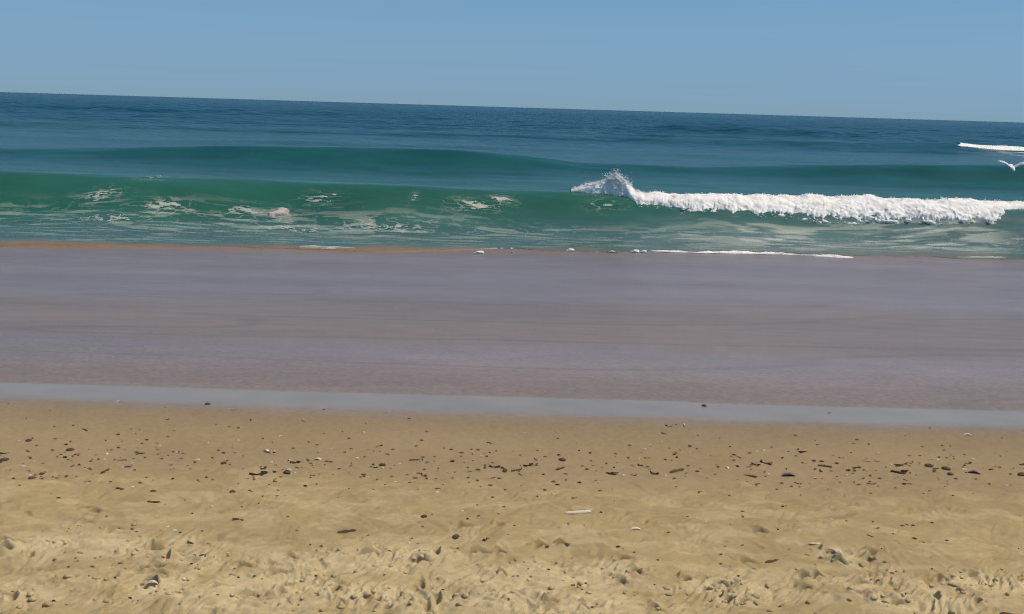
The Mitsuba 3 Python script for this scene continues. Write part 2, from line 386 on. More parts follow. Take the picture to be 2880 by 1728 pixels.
scene['sea'] = mikit.ply(grid_mesh(Xs, Ys, Zs), 'm_sea', smooth=True)
labels['sea'] = {'label': 'blue green sea with low waves rolling in', 'category': 'sea', 'kind': 'structure'}


def on_sea(px, py, y0=22.0, y1=16.0):
    """First point of the pixel's ray on the sea, searched from y1 outwards."""
    d = ray(px, py)
    y = np.arange(y1, 140, .02)
    z = CAM_Z + d[2] * y
    hit = np.nonzero(z <= sea_height(d[0] * y, y))[0]
    y = y[hit[0]] if len(hit) else y0
    return np.array([d[0] * y, y, float(sea_height(d[0] * y, y))])


exec_objects = True
# ------------------------------------------------------------------ breaking wave foam
def shape_key(name):
    k, i = name, 0
    while k in labels or k in scene or any(s.startswith(k + '__') for s in scene):
        i += 1
        k = f'{name}_{i:03d}'
    return k


def tag(key, label, cat, group=None, kind=None):
    labels[key] = {'label': label, 'category': cat}
    if group:
        labels[key]['group'] = group
    if kind:
        labels[key]['kind'] = kind


ICO = {k: trimesh.creation.icosphere(subdivisions=k) for k in (0, 1, 2, 3)}


def blob(r, c, sub=1, amp=.35, seed=0, squash=(1, 1, 1), freq=2.0):
    v = np.array(ICO[sub].vertices)
    d = 1 + amp * 2 * (meshkit.fbm(v * freq + seed * 7.3 + 50, 2, seed) - .5)
    return trimesh.Trimesh(v * d[:, None] * r * np.array(squash) + np.array(c), ICO[sub].faces, process=False)


def join(ms):
    return trimesh.util.concatenate(ms)


NEAR_TOP = [(1606, 533), (1625, 528), (1650, 520), (1680, 514), (1700, 512), (1722, 500), (1735, 498), (1748, 508), (1765, 520), (1785, 538), (1810, 544), (1900, 544), (2000, 546), (2100, 548), (2200, 550),
            (2300, 551), (2400, 553), (2500, 556), (2600, 559), (2700, 562), (2780, 564), (2880, 568), (2990, 572)]
NEAR_BOT = [(1606, 535), (1650, 538), (1700, 541), (1745, 548), (1765, 556), (1785, 568), (1800, 576), (1850, 578), (1900, 584), (1950, 592), (2000, 592), (2060, 602), (2100, 598), (2150, 606), (2200, 606),
            (2250, 612), (2300, 619), (2350, 622), (2400, 624), (2450, 619), (2500, 622), (2560, 616), (2640, 622), (2700, 620), (2780, 624), (2805, 622), (2815, 596), (2880, 592), (2990, 612)]


def breaker(key, top, bot, y_top, foot_y, nx, nt, lump, seed, part):
    pxs = np.linspace(top[0][0], top[-1][0], nx)
    tpx, bpx = interp(pxs, top), interp(pxs, bot)
    V = np.zeros((nx, nt, 3))
    for i, px in enumerate(pxs):
        yt = y_top if not callable(y_top) else float(y_top(px, tpx[i]))
        p = at_y(px, tpx[i], yt)
        b = foot_y(px, bpx[i])
        back = np.array([p[0], yt + lump * 7, 0])
        back[2] = float(sea_height(back[0], back[1], False)) - lump * .6
        t = np.linspace(0, 1, nt)
        q0, q1, q2, q3 = back, p + [0, 0, 0], np.array([p[0], (yt * .35 + b[1] * .65) - lump * .55, p[2] * .82 + b[2] * .18]), b - [0, -.03, lump * .8]
        # quadratic crown then a bulging face
        a = np.clip(t / .3, 0, 1)[:, None]
        c = np.clip((t - .3) / .7, 0, 1)[:, None]
        crown = q0 * (1 - a) ** 2 + 2 * a * (1 - a) * (np.array([p[0], yt + lump * 3, p[2]])) + q1 * a ** 2
        face = q1 * (1 - c) ** 2 + 2 * c * (1 - c) * q2 + q3 * c ** 2
        V[i] = np.where(t[:, None] <= .3, crown, face)
    N = np.cross(np.gradient(V, axis=0), np.gradient(V, axis=1))
    N /= np.linalg.norm(N, axis=-1, keepdims=True) + 1e-9
    N *= -np.sign(N[..., 2:].mean()) * -1
    if N[..., 2].mean() < 0:
        N = -N
    t = np.linspace(0, 1, nt)[None]
    hump = f2(V[:, :1, 0] * .22 / lump, V[:, :1, 0] * 0 + seed, 3, seed + 2) - .5
    V[..., 2] += hump * lump * 1.5 * np.exp(-((t - .32) / .22) ** 2) * np.minimum(np.abs(np.array(bpx) - np.array(tpx)) / 40, 1)[:, None]
    s = 1 / lump
    n1 = meshkit.fbm(V * np.array([.55, .55, .55]) * s + 3, 5, seed) - .5
    billow = np.abs(meshkit.fbm(V * .9 * s + 9, 3, seed + 9) - .5)
    thick = np.minimum(np.abs(np.array(bpx) - np.array(tpx)) / 40, 1)[:, None]
    env = thick * (np.sin(np.pi * np.clip(t, 0, 1)) ** .5 * .6 + .9 * sstep(.5, .9, t))
    V = V + N * (lump * (1.25 * n1 - .75 * billow + .18) * env)[..., None]
    fing = (meshkit.fbm(np.stack([V[..., 0] * .9 * s, V[..., 0] * 0, V[..., 0] * 0], -1), 3, seed + 4) - .5)
    fing2 = meshkit.fbm(np.stack([V[..., 0] * 3.2 * s, V[..., 0] * 0, V[..., 0] * 0], -1), 3, seed + 6) - .5
    low = sstep(.82, 1, t) * thick
    V[..., 2] += -(fing * 2.0 + fing2 * 1.5) * lump * low
    V[..., 1] += (fing * .8 + fing2 * .6) * lump * low
    scene[f'{key}__{part}'] = mikit.ply((V.reshape(-1, 3), grid_faces(nx, nt)), 'm_foam', smooth=True)
    return V


def near_top(px, py):
    d = ray(px, py)
    y = 21.5
    for _ in range(12):
        y = float(wave1_y(np.array([d[0] * y]))[0])
    return y - .02


def near_foot(px, py):
    d = ray(px, py)
    y = np.arange(19.4, near_top(px, py) - .08, .02)
    z = CAM_Z + d[2] * y
    hit = np.nonzero(z <= sea_height(d[0] * y, y, False))[0]
    y = y[hit[0]] if len(hit) else y[-1]
    return np.array([d[0] * y, y - .03, CAM_Z + d[2] * y])


V = breaker('breaking_wave', NEAR_TOP, NEAR_BOT, near_top, near_foot, 1100, 84, .085, 71, 'foam_roll')
drops, r = [], np.random.default_rng(5)
LIP = V[:, int(V.shape[1] * .3)]
PXS = np.linspace(NEAR_TOP[0][0], NEAR_TOP[-1][0], len(V))
for _ in range(1100):                     # water thrown up where the crest first pitches over, and mist along the top of the roll
    px = r.choice([r.normal(1735, 12), r.normal(1740, 28), r.uniform(1612, 1790), r.uniform(1790, 2880)], p=[.26, .24, .24, .26])
    p = LIP[np.argmin(np.abs(PXS - px))]
    rise = abs(r.normal(0, 1)) * (11 if 1690 < px < 1775 else 3.0)
    drops.append(blob(r.uniform(.004, .014) * (1.5 if rise < 5 else .9), p + [r.normal(0, .02), r.normal(0, .08), (rise - 2) * .0077], 0, .3, int(r.integers(99))))
for _ in range(380):                      # splashes falling ahead of the foot
    px = r.uniform(1640, 2860)
    b = V[np.argmin(np.abs(PXS - px)), -1]
    drops.append(blob(r.uniform(.005, .018), b + [r.normal(0, .02), -abs(r.normal(0, .07)), r.uniform(-.03, .05)], 0, .3, int(r.integers(99)), (1.5, 1, .7)))
for _ in range(70):                       # broken edge along the foot
    px = r.uniform(1790, 2810)
    b = V[np.argmin(np.abs(PXS - px)), -1]
    drops.append(blob(r.uniform(.02, .06), b + [0, -.03, .02], 1, .4, int(r.integers(99)), (1.4, 1, .8)))
for px, py, s in ((1726, 506, .10), (1733, 502, .09), (1741, 510, .11), (1716, 514, .08), (1737, 521, .12), (1752, 520, .10), (1728, 526, .12), (1745, 535, .12), (1705, 520, .05), (1694, 518, .04), (1768, 533, .08)):
    drops.append(blob(s, at_y(px, py, near_top(px, py) - .02), 3, .55, px, (.85, .8, 1.1), 3.0))
scene['breaking_wave__spray'] = mikit.ply(join(drops), 'm_foam', smooth=True)
tag('breaking_wave', 'long white breaking crest of the wave nearest the shore, foam tumbling along its face', 'breaking wave')
labels['breaking_wave__spray'] = {'label': 'white spray and droplets thrown up off the crest', 'kind': 'stuff'}

FAR_TOP = [(2694, 401), (2715, 404), (2740, 407), (2780, 409), (2820, 411), (2870, 414), (2960, 418), (3060, 421)]
FAR_BOT = [(2694, 404), (2715, 412), (2740, 419), (2780, 422), (2820, 422), (2870, 425), (2960, 429), (3060, 432)]


def far_foot(px, py):
    return at_y(px, py, 77.6)


breaker('breaking_wave_001', FAR_TOP, FAR_BOT, 79.0, far_foot, 160, 30, .16, 81, 'foam_roll')
tag('breaking_wave_001', 'small far breaker with a bright white crest at the right edge of the sea', 'breaking wave')


# ------------------------------------------------------------------ foam floating on the water
def foam_patch(px, py, rx, ry, cover, label, seed, lift=.010, dx=.012, mat='m_foam_thin', scale=6.0, ysc=3.6, base='foam_patch', group=None, cat='sea foam', flecks=True):
    """An irregular raft of bubbles: the part of a small grid on the water where the froth is thick enough, domed in its middle."""
    c = on_sea(px, py)
    m = c[1] / F_
    ax = rx * m
    FROTH.append((float(c[0]), float(c[1]), float(ax * .9), .22))
    d0, d1 = on_sea(px, py + ry), on_sea(px, py - ry)
    x = np.arange(c[0] - ax, c[0] + ax, dx)
    y = np.arange(min(d0[1], c[1] - .08), max(d1[1], c[1] + .08), dx)
    Xp, Yp = np.meshgrid(x, y)
    e = ((Xp - c[0]) / ax) ** 2 + ((Yp - y.mean()) / (y.max() - y.min()) * 2) ** 2
    f = f2(Xp * scale, Yp * scale * ysc, 4, seed) + cover + .042 - .27 * e - .5
    Zp = sea_height(Xp, Yp) - .015 + np.clip(f * .6, -.1, lift + .015) + .006 * (f2(Xp * 30, Yp * 30, 2, seed + 1) - .5)
    keep = f > -.03
    F = grid_faces(*Xp.shape)
    F = F[keep.reshape(-1)[F].all(1)]
    if len(F) < 4:
        print('empty foam', px, py)
        return
    mesh = trimesh.Trimesh(np.stack([Xp, Yp, Zp], -1).reshape(-1, 3), np.vstack([F[:, [0, 1, 2]], F[:, [0, 2, 3]]]), process=False)
    mesh.remove_unreferenced_vertices()
    k = shape_key(base)
    scene[k] = mikit.ply(mesh, mat, smooth=True)
    tag(k, label, cat, group, 'stuff' if flecks else None)


foam_patch(455, 580, 75, 16, .02, 'white broken foam on the left of the green wave face', 101)
foam_patch(285, 545, 60, 20, -.06, 'thin flecks of foam high on the wave face near the left edge', 102)
foam_patch(300, 615, 110, 14, -.08, 'pale froth at the foot of the wave near the left edge', 103)
foam_patch(430, 499, 45, 5, .0, 'small foam streak on the wave crest at the left', 104)
foam_patch(783, 600, 34, 12, .15, 'solid rounded pinkish white clump of foam at the foot of the green wave', 105, lift=.06, mat='m_foam_pink', scale=4.0, dx=.01, flecks=False)
foam_patch(905, 560, 60, 22, -.10, 'sparse foam flecks on the wave face right of the rounded foam clump', 106)
foam_patch(690, 595, 70, 14, -.07, 'thin foam flecks left of the rounded foam clump', 107)
foam_patch(1335, 580, 80, 14, .02, 'bright branching foam streaks in the middle of the green wave face', 108)
foam_patch(1415, 562, 40, 8, .06, 'grey white foam patch left of where the wave begins to break', 109)
foam_patch(1166, 558, 13, 8, .13, 'lone small white foam blob on the green wave face', 110, flecks=False)
foam_patch(1090, 640, 160, 12, -.08, 'long faint froth below the middle of the green wave', 111)
foam_patch(820, 645, 100, 10, -.06, 'long faint froth below the rounded foam clump', 112)
foam_patch(1700, 578, 50, 6, -.02, 'pale foam streak under the start of the breaking crest', 113)

# foam at the water's edge
EDGE_CLUMPS = [(1350, 710, 13, .8, 'grey white foam clump at the water edge, leftmost of the row of clumps'), (1442, 707, 7, .7, 'smallest foam clump at the water edge, second from the left of the row'),
               (1606, 702, 11, 1.0, 'bright white foam clump alone at the water edge, mid way along the row'), (1722, 705, 10, .6, 'faint flat foam clump at the water edge just left of the white pair'),
               (1789, 705, 11, 1.0, 'left one of two bright white foam clumps side by side at the water edge'), (1812, 705, 9, 1.0, 'right one of two bright white foam clumps side by side at the water edge'),
               (928, 698, 20, .5, 'small low foam ridge at the water edge left of the row of clumps')]
for i, (px, py, w, hgt, lab) in enumerate(EDGE_CLUMPS):
    d = ray(px, py + 3)
    y = -CAM_Z / d[2] * .995
    p = np.array([d[0] * y, y, 0.0])
    p[2] = max(0.0, float(sand_base(p[0], p[1])))
    m = y / F_
    rr = w * m * .8
    parts = [blob(rr, p + [0, 0, rr * .35 * hgt], 3, .35, i, (1.0, .8, .55 * hgt), 2.5), blob(rr * .55, p + [-rr * .9, 0, rr * .15], 2, .4, i + 9, (1.3, .8, .5 * hgt)), blob(rr * .4, p + [rr * .7, .02, rr * .25], 2, .4, i + 5, (1, .8, .7 * hgt))]
    k = shape_key('foam_clump')
    scene[k] = mikit.ply(join(parts), 'm_foam' if hgt > .75 else 'm_foam_thin', smooth=True)
    tag(k, lab, 'foam clump')


def foam_line(pts, w, label, seed, mat='m_foam'):
    """A thin ridge of foam left along the swash edge."""
    P = np.array([[*(lambda d: (d[0] * (-CAM_Z / d[2]), -CAM_Z / d[2]))(ray(a, b))] for a, b in pts])
    s = np.concatenate([[0], np.cumsum(np.linalg.norm(np.diff(P, axis=0), axis=1))])
    n = int(s[-1] / .02)
    q = np.linspace(0, s[-1], n)
    cx, cy = np.interp(q, s, P[:, 0]), np.interp(q, s, P[:, 1])
    cy = cy + .10 * (f2(cx * 2, cx * 0, 3, seed) - .5)
    prof = np.linspace(-1, 1, 9)
    wid = w * np.clip(.2 + 1.4 * (f2(cx * 1.7, cx * 0 + 5, 3, seed + 1) - .35), .05, 2) * np.sin(np.pi * np.linspace(0, 1, n)) ** .4
    V = np.zeros((n, 9, 3))
    V[..., 0] = cx[:, None]
    V[..., 1] = cy[:, None] + prof * wid[:, None]
    zb = np.maximum(sand_base(V[..., 0], V[..., 1]), 0.012)
    V[..., 2] = zb - .01 + (.012 + wid[:, None] * .35) * (1 - prof ** 2) * (.6 + .8 * meshkit.fbm(V * 14, 2, seed))
    k = shape_key('foam_line')
    scene[k] = mikit.ply((V.reshape(-1, 3), grid_faces(n, 9)), mat, smooth=True)
    tag(k, label, 'foam line')


foam_line([(1830, 708), (1950, 711), (2100, 713), (2150, 714), (2250, 718), (2400, 726)], .13, 'long white foam line along the water edge at the right', 121)
foam_line([(2690, 725), (2760, 726), (2830, 726)], .08, 'short thin foam line at the water edge near the right border', 122, 'm_foam_thin')
foam_line([(840, 695), (930, 697), (1000, 699)], .08, 'short thin foam line at the water edge left of the middle', 123, 'm_foam_thin')

# ------------------------------------------------------------------ gull
scene['m_gull'] = {'type': 'diffuse', 'reflectance': {'type': 'rgb', 'value': [.85, .85, .85]}}
scene['m_gull_grey'] = {'type': 'twosided', 'bsdf': {'type': 'diffuse', 'reflectance': {'type': 'rgb', 'value': [.62, .63, .65]}}}
scene['m_gull_tip'] = {'type': 'twosided', 'bsdf': {'type': 'diffuse', 'reflectance': {'type': 'rgb', 'value': [.10, .10, .10]}}}
scene['m_bill'] = {'type': 'diffuse', 'reflectance': {'type': 'rgb', 'value': [.55, .35, .08]}}


def place(dir_pts, m):
    """Local gull axes: x = its right, y = forward, z = up; it flies towards the shore and a little left."""
    return m


def loft(rings):
    """Rings (n, k, 3) joined and capped."""
    R = np.array(rings)
    n, k = R.shape[:2]
    v = np.vstack([R.reshape(-1, 3), R[0].mean(0), R[-1].mean(0)])
    f = []
    for i in range(n - 1):
        for j in range(k):
            a, b = i * k + j, i * k + (j + 1) % k
            f += [[a, b, b + k], [a, b + k, a + k]]
    for j in range(k):
        f += [[n * k, (j + 1) % k, j], [n * k + 1, (n - 1) * k + j, (n - 1) * k + (j + 1) % k]]
    m = trimesh.Trimesh(v, f, process=False)
    m.fix_normals()
    return m


def ring_y(y, rx, rz, zc=0, k=14):
    a = np.arange(k) * 2 * np.pi / k
    return np.stack([rx * np.cos(a), np.full(k, y), zc + rz * np.sin(a)], 1)


gull_at = at_y(2848, 474, 33.0)
GM = T().translate(gull_at.tolist()).rotate([0, 0, 1], 168).rotate([1, 0, 0], -24)
body = loft([ring_y(y, a, b, z) for y, a, b, z in ((-.19, .008, .008, .01), (-.15, .030, .024, .008), (-.08, .058, .050, 0), (.0, .070, .064, -.005), (.07, .062, .058, 0), (.12, .045, .044, .012), (.155, .036, .037, .022), (.19, .038, .038, .028), (.22, .028, .028, .026), (.235, .010, .010, .022))])
scene['seagull__body'] = mikit.ply(body, 'm_gull', smooth=True, to_world=GM)


def wing(side):
    # inner half rises steeply, outer half bends level: the raised M of a gull seen head-on
    st = [(0.04, .03, .02, .16), (.12, .085, .03, .165), (.20, .155, .035, .155), (.28, .195, .03, .135), (.36, .212, .0, .11), (.43, .215, -.035, .075), (.475, .208, -.07, .03)]
    rings = []
    for x, z, yl, ch in st:
        t = .016 * ch / .16
        prof = [(yl + .02, 0), (yl, t), (yl - ch * .35, t * .9), (yl - ch, 0), (yl - ch * .35, -t * .2), (yl, -t * .5)]
        rings.append([[side * x, y, z + dz] for y, dz in prof])
    return loft(rings)


for s in (-1, 1):
    k = 'seagull__wing' if s < 0 else 'seagull__wing_001'
    scene[k] = mikit.ply(wing(s), 'm_gull_grey', smooth=30, to_world=GM)
tail = loft([[[-.03, -.16, .012], [.03, -.16, .012], [.03, -.16, 0], [-.03, -.16, 0]], [[-.055, -.28, .014], [.055, -.28, .014], [.055, -.28, .008], [-.055, -.28, .008]]])
scene['seagull__tail'] = mikit.ply(tail, 'm_gull', to_world=GM)
scene['seagull__bill'] = mikit.ply(loft([ring_y(.23, .011, .012, .022, 8), ring_y(.265, .007, .009, .018, 8), ring_y(.285, .002, .003, .010, 8)]), 'm_bill', smooth=40, to_world=GM)
tag('seagull', 'white and grey seagull flying low over the waves with raised wings, near the right edge', 'seagull')

# ------------------------------------------------------------------ wrack line: weed scraps, wood, pebbles, shells
def flat_mat(name, c, rough=.5, amp=.35, f=90):
    scene[name] = {'type': 'twosided', 'bsdf': {'type': 'principled', 'roughness': min(1, rough + .25), 'specular': .15,
                   'base_color': proc(lambda p, n, uv: mi.Color3f(*c) * (1 - amp / 2 + amp * fbm(p.x * f, p.y * f, p.z * f, 2)))}}


flat_mat('m_weed', (.042, .030, .018), .45)
flat_mat('m_wood', (.10, .068, .038), .7)
flat_mat('m_stone', (.080, .064, .048), .6)
flat_mat('m_brown', (.14, .095, .055), .7)
flat_mat('m_shell', (.60, .55, .47), .5, .3)
flat_mat('m_mussel', (.20, .15, .19), .35, .5)
flat_mat('m_pink', (.50, .40, .37), .5, .3)


def weed_mesh(seed):
    """A crumpled strip of dried weed: a wavy, torn ribbon with a fold, about 1 m long before scaling."""
    r = np.random.default_rng(seed)
    n, k = 22, 7
    s = np.linspace(-.5, .5, n)
    w = (.16 + .08 * np.sin(s * 9 + r.uniform(0, 6))) * (1 - (2 * s) ** 4) + .015
    cx, cy = s, .12 * np.sin(s * r.uniform(3, 7) + r.uniform(0, 6))
    top, low = np.zeros((n, k, 3)), np.zeros((n, k, 3))
    v = np.linspace(-1, 1, k)
    for a, zoff in ((top, .055), (low, 0)):
        a[..., 0] = cx[:, None] + .04 * v * np.cos(s * 11)[:, None]
        a[..., 1] = cy[:, None] + v * w[:, None] * (1 + .25 * np.sin(s * 23 + seed))[:, None]
        a[..., 2] = .06 + .07 * np.sin(s[:, None] * 9 + v * 2 + seed) + .05 * np.sin(v * 3 + s[:, None] * 15) + zoff * (1 - v ** 2) + .03
    vv = np.vstack([top.reshape(-1, 3), low.reshape(-1, 3)])
    f = grid_faces(n, k)
    g = f[:, ::-1] + n * k
    rim = [i * k for i in range(n)] + [(n - 1) * k + j for j in range(1, k)] + [i * k + k - 1 for i in range(n - 2, -1, -1)] + [j for j in range(k - 2, 0, -1)]
    side = [[rim[i], rim[(i + 1) % len(rim)], rim[(i + 1) % len(rim)] + n * k, rim[i] + n * k] for i in range(len(rim))]
    q = np.vstack([f, g, side])
    m = trimesh.Trimesh(vv, np.vstack([q[:, [0, 1, 2]], q[:, [0, 2, 3]]]), process=False)
    m.fix_normals()
    return m


def stick_mesh(seed):
    """A weathered chip of wood: bent, knotty, broken at the ends."""
    r = np.random.default_rng(seed)
    n, k = 14, 9
    s = np.linspace(-.5, .5, n)
    rings = []
    for t in s:
        rad = .11 * (1 - .35 * (t + .5)) * (1 + .2 * math.sin(t * 14 + seed)) * (1 if abs(t) < .47 else .55)
        a = np.arange(k) * 2 * np.pi / k
        rr = rad * (1 + .22 * np.sin(3 * a + seed) + r.normal(0, .06, k))
        rings.append(np.stack([np.full(k, t) + r.normal(0, .012, k) * (abs(t) > .4), .10 * t * t * math.cos(seed) * 2 + rr * np.cos(a), .09 + .75 * rr * np.sin(a)], 1))
    return loft(rings)


def stone_mesh(seed):
    v = np.array(ICO[3].vertices)
    d = 1 + .5 * (meshkit.fbm(v * 1.3 + seed * 3.1 + 20, 3, seed) - .5)
    v = v * d[:, None] * [.5, .36, .24]
    v[:, 2] += .14
    return trimesh.Trimesh(v, ICO[3].faces, process=False)


def valve_mesh(seed, length=1.0, width=.62, height=.24, ribs=11):
    """One half of a bivalve: domed, ribbed, hinge at one side, with a real thickness."""
    n, k = 22, 26
    t, a = np.meshgrid(np.linspace(0, 1, n), np.linspace(-1, 1, k), indexing='ij')
    ang = a * 1.5
    R = t ** .8 * (1 - .12 * a ** 2)
    x, y = R * np.sin(ang) * length * .5, (R * np.cos(ang) - .45) * width
    z = height * (1 - t ** 2.2) * (1 - .5 * a ** 2) ** .5 + .010 * np.cos(a * ribs * 3.1) * t + .008 * np.sin(t * 26)
    top = np.stack([x, y, z + .02], -1).reshape(-1, 3)
    low = np.stack([x * .96, y * .96, np.maximum(z - .03, -.01)], -1).reshape(-1, 3)
    f = grid_faces(n, k)
    rim = [(n - 1) * k + j for j in range(k)]
    side = [[rim[j], rim[j] + n * k, rim[j + 1] + n * k, rim[j + 1]] for j in range(k - 1)]
    q = np.vstack([f, f[:, ::-1] + n * k, side])
    m = trimesh.Trimesh(np.vstack([top, low]), np.vstack([q[:, [0, 1, 2]], q[:, [0, 2, 3]]]), process=False)
    m.fix_normals()
    return m


def razor_mesh():
    """A long, slightly bowed half tube."""
    n, k = 30, 10
    s, a = np.meshgrid(np.linspace(-.5, .5, n), np.linspace(.1, np.pi - .1, k), indexing='ij')
    w = .085 * (1 - (2 * np.abs(s)) ** 8 * .45)
    top = np.stack([s, .10 * s * s + w * np.cos(a), .02 + w * 1.1 * np.sin(a)], -1).reshape(-1, 3)
    low = np.stack([s * .99, .10 * s * s + w * .86 * np.cos(a), .01 + w * .9 * np.sin(a)], -1).reshape(-1, 3)
    f = grid_faces(n, k)
    rim = [i * k for i in range(n)] + [(n - 1) * k + j for j in range(1, k)] + [i * k + k - 1 for i in range(n - 2, -1, -1)] + [j for j in range(k - 2, 0, -1)]
    side = [[rim[i], rim[(i + 1) % len(rim)], rim[(i + 1) % len(rim)] + n * k, rim[i] + n * k] for i in range(len(rim))]
    q = np.vstack([f, f[:, ::-1] + n * k, side])
    m = trimesh.Trimesh(np.vstack([top, low]), np.vstack([q[:, [0, 1, 2]], q[:, [0, 2, 3]]]), process=False)
    m.fix_normals()
    return m


KINDS = {'w': ('weed_scrap', 'dried weed', 'm_weed'), 'd': ('driftwood_chip', 'driftwood', 'm_wood'), 'p': ('pebble', 'pebble', 'm_stone'), 'b': ('bark_flake', 'driftwood', 'm_brown'),
         's': ('seashell', 'seashell', 'm_shell'), 'r': ('razor_shell', 'seashell', 'm_shell'), 'm': ('mussel_shell', 'seashell', 'm_mussel'), 'k': ('pale_shell', 'seashell', 'm_pink')}
PLY = {}


def variant(kind, i):
    key = (kind, i)
    if key not in PLY:
        mat = KINDS[kind][2]
        m = {'w': weed_mesh, 'd': stick_mesh, 'p': stone_mesh, 'b': weed_mesh, 's': valve_mesh, 'm': lambda s: valve_mesh(s, 1.0, .42, .26, 5), 'k': valve_mesh, 'r': lambda s: razor_mesh()}[kind](i + 3)
        PLY[key] = mikit.ply(m, mat, smooth=50)
    return PLY[key]


def lay(kind, px, py, wpx, tilt=0, label=None, tall=1.0, group=None):
    """Lays one find on the sand: photo pixel, width in photo pixels, turn in degrees."""
    c = on_sand(px, py)
    m = math.hypot(c[1], CAM_Z - c[2]) / F_
    size = wpx * m
    z = sand_z(c[0], c[1]) if c[1] < 4.75 else c[2]
    name, cat, _ = KINDS[kind]
    k = shape_key(name)
    r = np.random.default_rng(int(px * 7 + py))
    yaw = math.degrees(math.atan2(math.tan(math.radians(tilt)) / max(.25, math.sin(math.atan2(CAM_Z - c[2], c[1]))), 1)) if abs(tilt) < 80 else tilt
    sc = {'w': (1, 1.0, .8), 'b': (1, 1.0, .7), 'd': (1, 1.0, 1.0), 'p': (1, 1, 1.1), 's': (1, 1, 1), 'r': (1, 1, 1), 'm': (1, 1.1, 1.1), 'k': (1, 1.2, 1.2)}[kind]
    tw = T().translate([float(c[0]), float(c[1]), z - .06 * size * .5]).rotate([0, 0, 1], yaw + r.normal(0, 4)).rotate([0, 1, 0], r.normal(0, 5)).scale([size * sc[0], size * sc[1], size * sc[2] * tall])
    scene[k] = {**variant(kind, int(r.integers(4))), 'to_world': tw}
    tag(k, label, cat, group)


BIG = [('r', 1625, 1448, 62, 2, 'long narrow white shell lying flat on the smooth tan sand right of the middle'), ('s', 1788, 1487, 28, 0, 'small bright white shell to the lower right of the long narrow shell'),
       ('w', 825, 1297, 34, -4, 'black weed lump, the darkest in the left half of the debris line'), ('w', 726, 1332, 42, 4, 'long flat dark weed scrap at the lower edge of the debris line, left half'),
       ('p', 807, 1328, 20, -25, 'dark pebble just below the black weed lump'), ('m', 355, 1311, 26, 20, 'dark shell with a pale rim in the left part of the debris line'),
       ('d', 297, 1326, 32, 55, 'thin driftwood chip lying steeply slanted in the left part of the debris line'), ('d', 431, 1411, 30, 2, 'straight dark driftwood chip alone on the sand below the debris line at the left'),
       ('d', 1166, 1292, 26, 2, 'short level driftwood chip in the middle of the debris line'), ('m', 1201, 1300, 16, 30, 'dark shell with a white edge next to the short level driftwood chip'),
       ('d', 1453, 1325, 28, 10, 'dark driftwood chip in the cluster in the middle of the debris line'), ('w', 1486, 1312, 26, 5, 'small weed scrap just upper right of the cluster in the middle of the debris line'),
       ('w', 1391, 1314, 28, -10, 'curled brown weed scrap atop the cluster in the middle of the debris line'), ('p', 1420, 1326, 16, 60, 'dark pebble inside the cluster in the middle of the debris line'),
       ('d', 1577, 1321, 30, 25, 'dark driftwood chip slanting up to the right, right of the middle of the debris line'), ('w', 1723, 1332, 28, 0, 'thick black weed lump in the debris line right of the middle'),
       ('w', 1800, 1306, 20, -30, 'small black weed scrap upper right of the thick black lump'), ('d', 1903, 1324, 42, 12, 'long thin driftwood splinter in the debris line, pointing up to the right'),
       ('w', 1839, 1330, 28, -20, 'brown weed scrap left of the long thin splinter'), ('w', 2151, 1302, 28, -22, 'black weed lump at the upper edge of the right part of the debris line'),
       ('w', 2124, 1306, 24, -15, 'brown weed scrap touching the left of the upper black lump in the right part'), ('d', 2112, 1338, 32, -12, 'dark bent driftwood chip at the lower edge of the right part of the debris line'),
       ('m', 2217, 1335, 40, 0, 'large violet and white shell in the right part of the debris line'), ('d', 2320, 1311, 32, -6, 'thin driftwood chip right of the violet and white shell'),
       ('w', 2529, 1328, 40, 0, 'long black weed lump in the right part of the debris line'), ('p', 2661, 1320, 20, -20, 'upper one of two dark pebbles near the right end of the debris line'),
       ('p', 2673, 1335, 15, 0, 'lower one of two dark pebbles near the right end of the debris line'), ('m', 2740, 1330, 34, -10, 'violet mussel shell near the right end of the debris line'),
       ('s', 2720, 1223, 22, 0, 'bright white shell alone on the damp sand near the right edge, above the debris line'), ('s', 555, 1293, 16, 0, 'brightest white shell in the left part of the debris line'),
       ('s', 896, 1289, 20, -5, 'white shell right of the black weed lump in the left half'), ('p', 584, 1138, 14, 0, 'lone dark pebble at the edge of the glossy wet strip, left of middle'),
       ('p', 1980, 1142, 12, 0, 'small dark pebble on the glossy wet strip right of the middle'), ('d', 541, 1529, 30, -14, 'dark driftwood chip lying on trampled sand at the lower left'),
       ('p', 570, 1569, 16, 0, 'black pebble on trampled sand below the lower left driftwood chip'), ('d', 975, 1498, 44, 10, 'thin pale brown driftwood splinter on trampled sand left of the middle'),
       ('p', 1282, 1514, 20, 40, 'brown angular stone on the trampled sand in the middle'), ('w', 1367, 1525, 22, 15, 'small black weed scrap right of the brown angular stone'),
       ('d', 671, 1466, 28, -10, 'dark knotty driftwood chip alone on the sand at the left, above the trampled part'), ('k', 2350, 1557, 34, -30, 'pale pinkish shell half buried in trampled sand at the right'),
       ('d', 2172, 1572, 40, 12, 'dark splinter of wood on trampled sand left of the pale pinkish shell'), ('s', 2339, 1460, 10, 0, 'tiny white shell on smooth sand above the pale pinkish shell'),
       ('r', 2296, 1530, 36, 2, 'narrow white shell sliver just left of the pale pinkish shell'), ('k', 428, 1650, 28, 10, 'pale shell fragment half sunk in a footprint at the lower left'),
       ('k', 2075, 1676, 24, 30, 'pale triangular shell fragment beside a dark hole at the bottom right'), ('w', 2529, 1311, 26, 12, 'small brown weed scrap just above the long black weed lump at the right')]
for kind, px, py, w, tl, lab in BIG:
    lay(kind, px, py, w * 1.18, tl, lab, .8)
c = on_sand(2812, 1727)
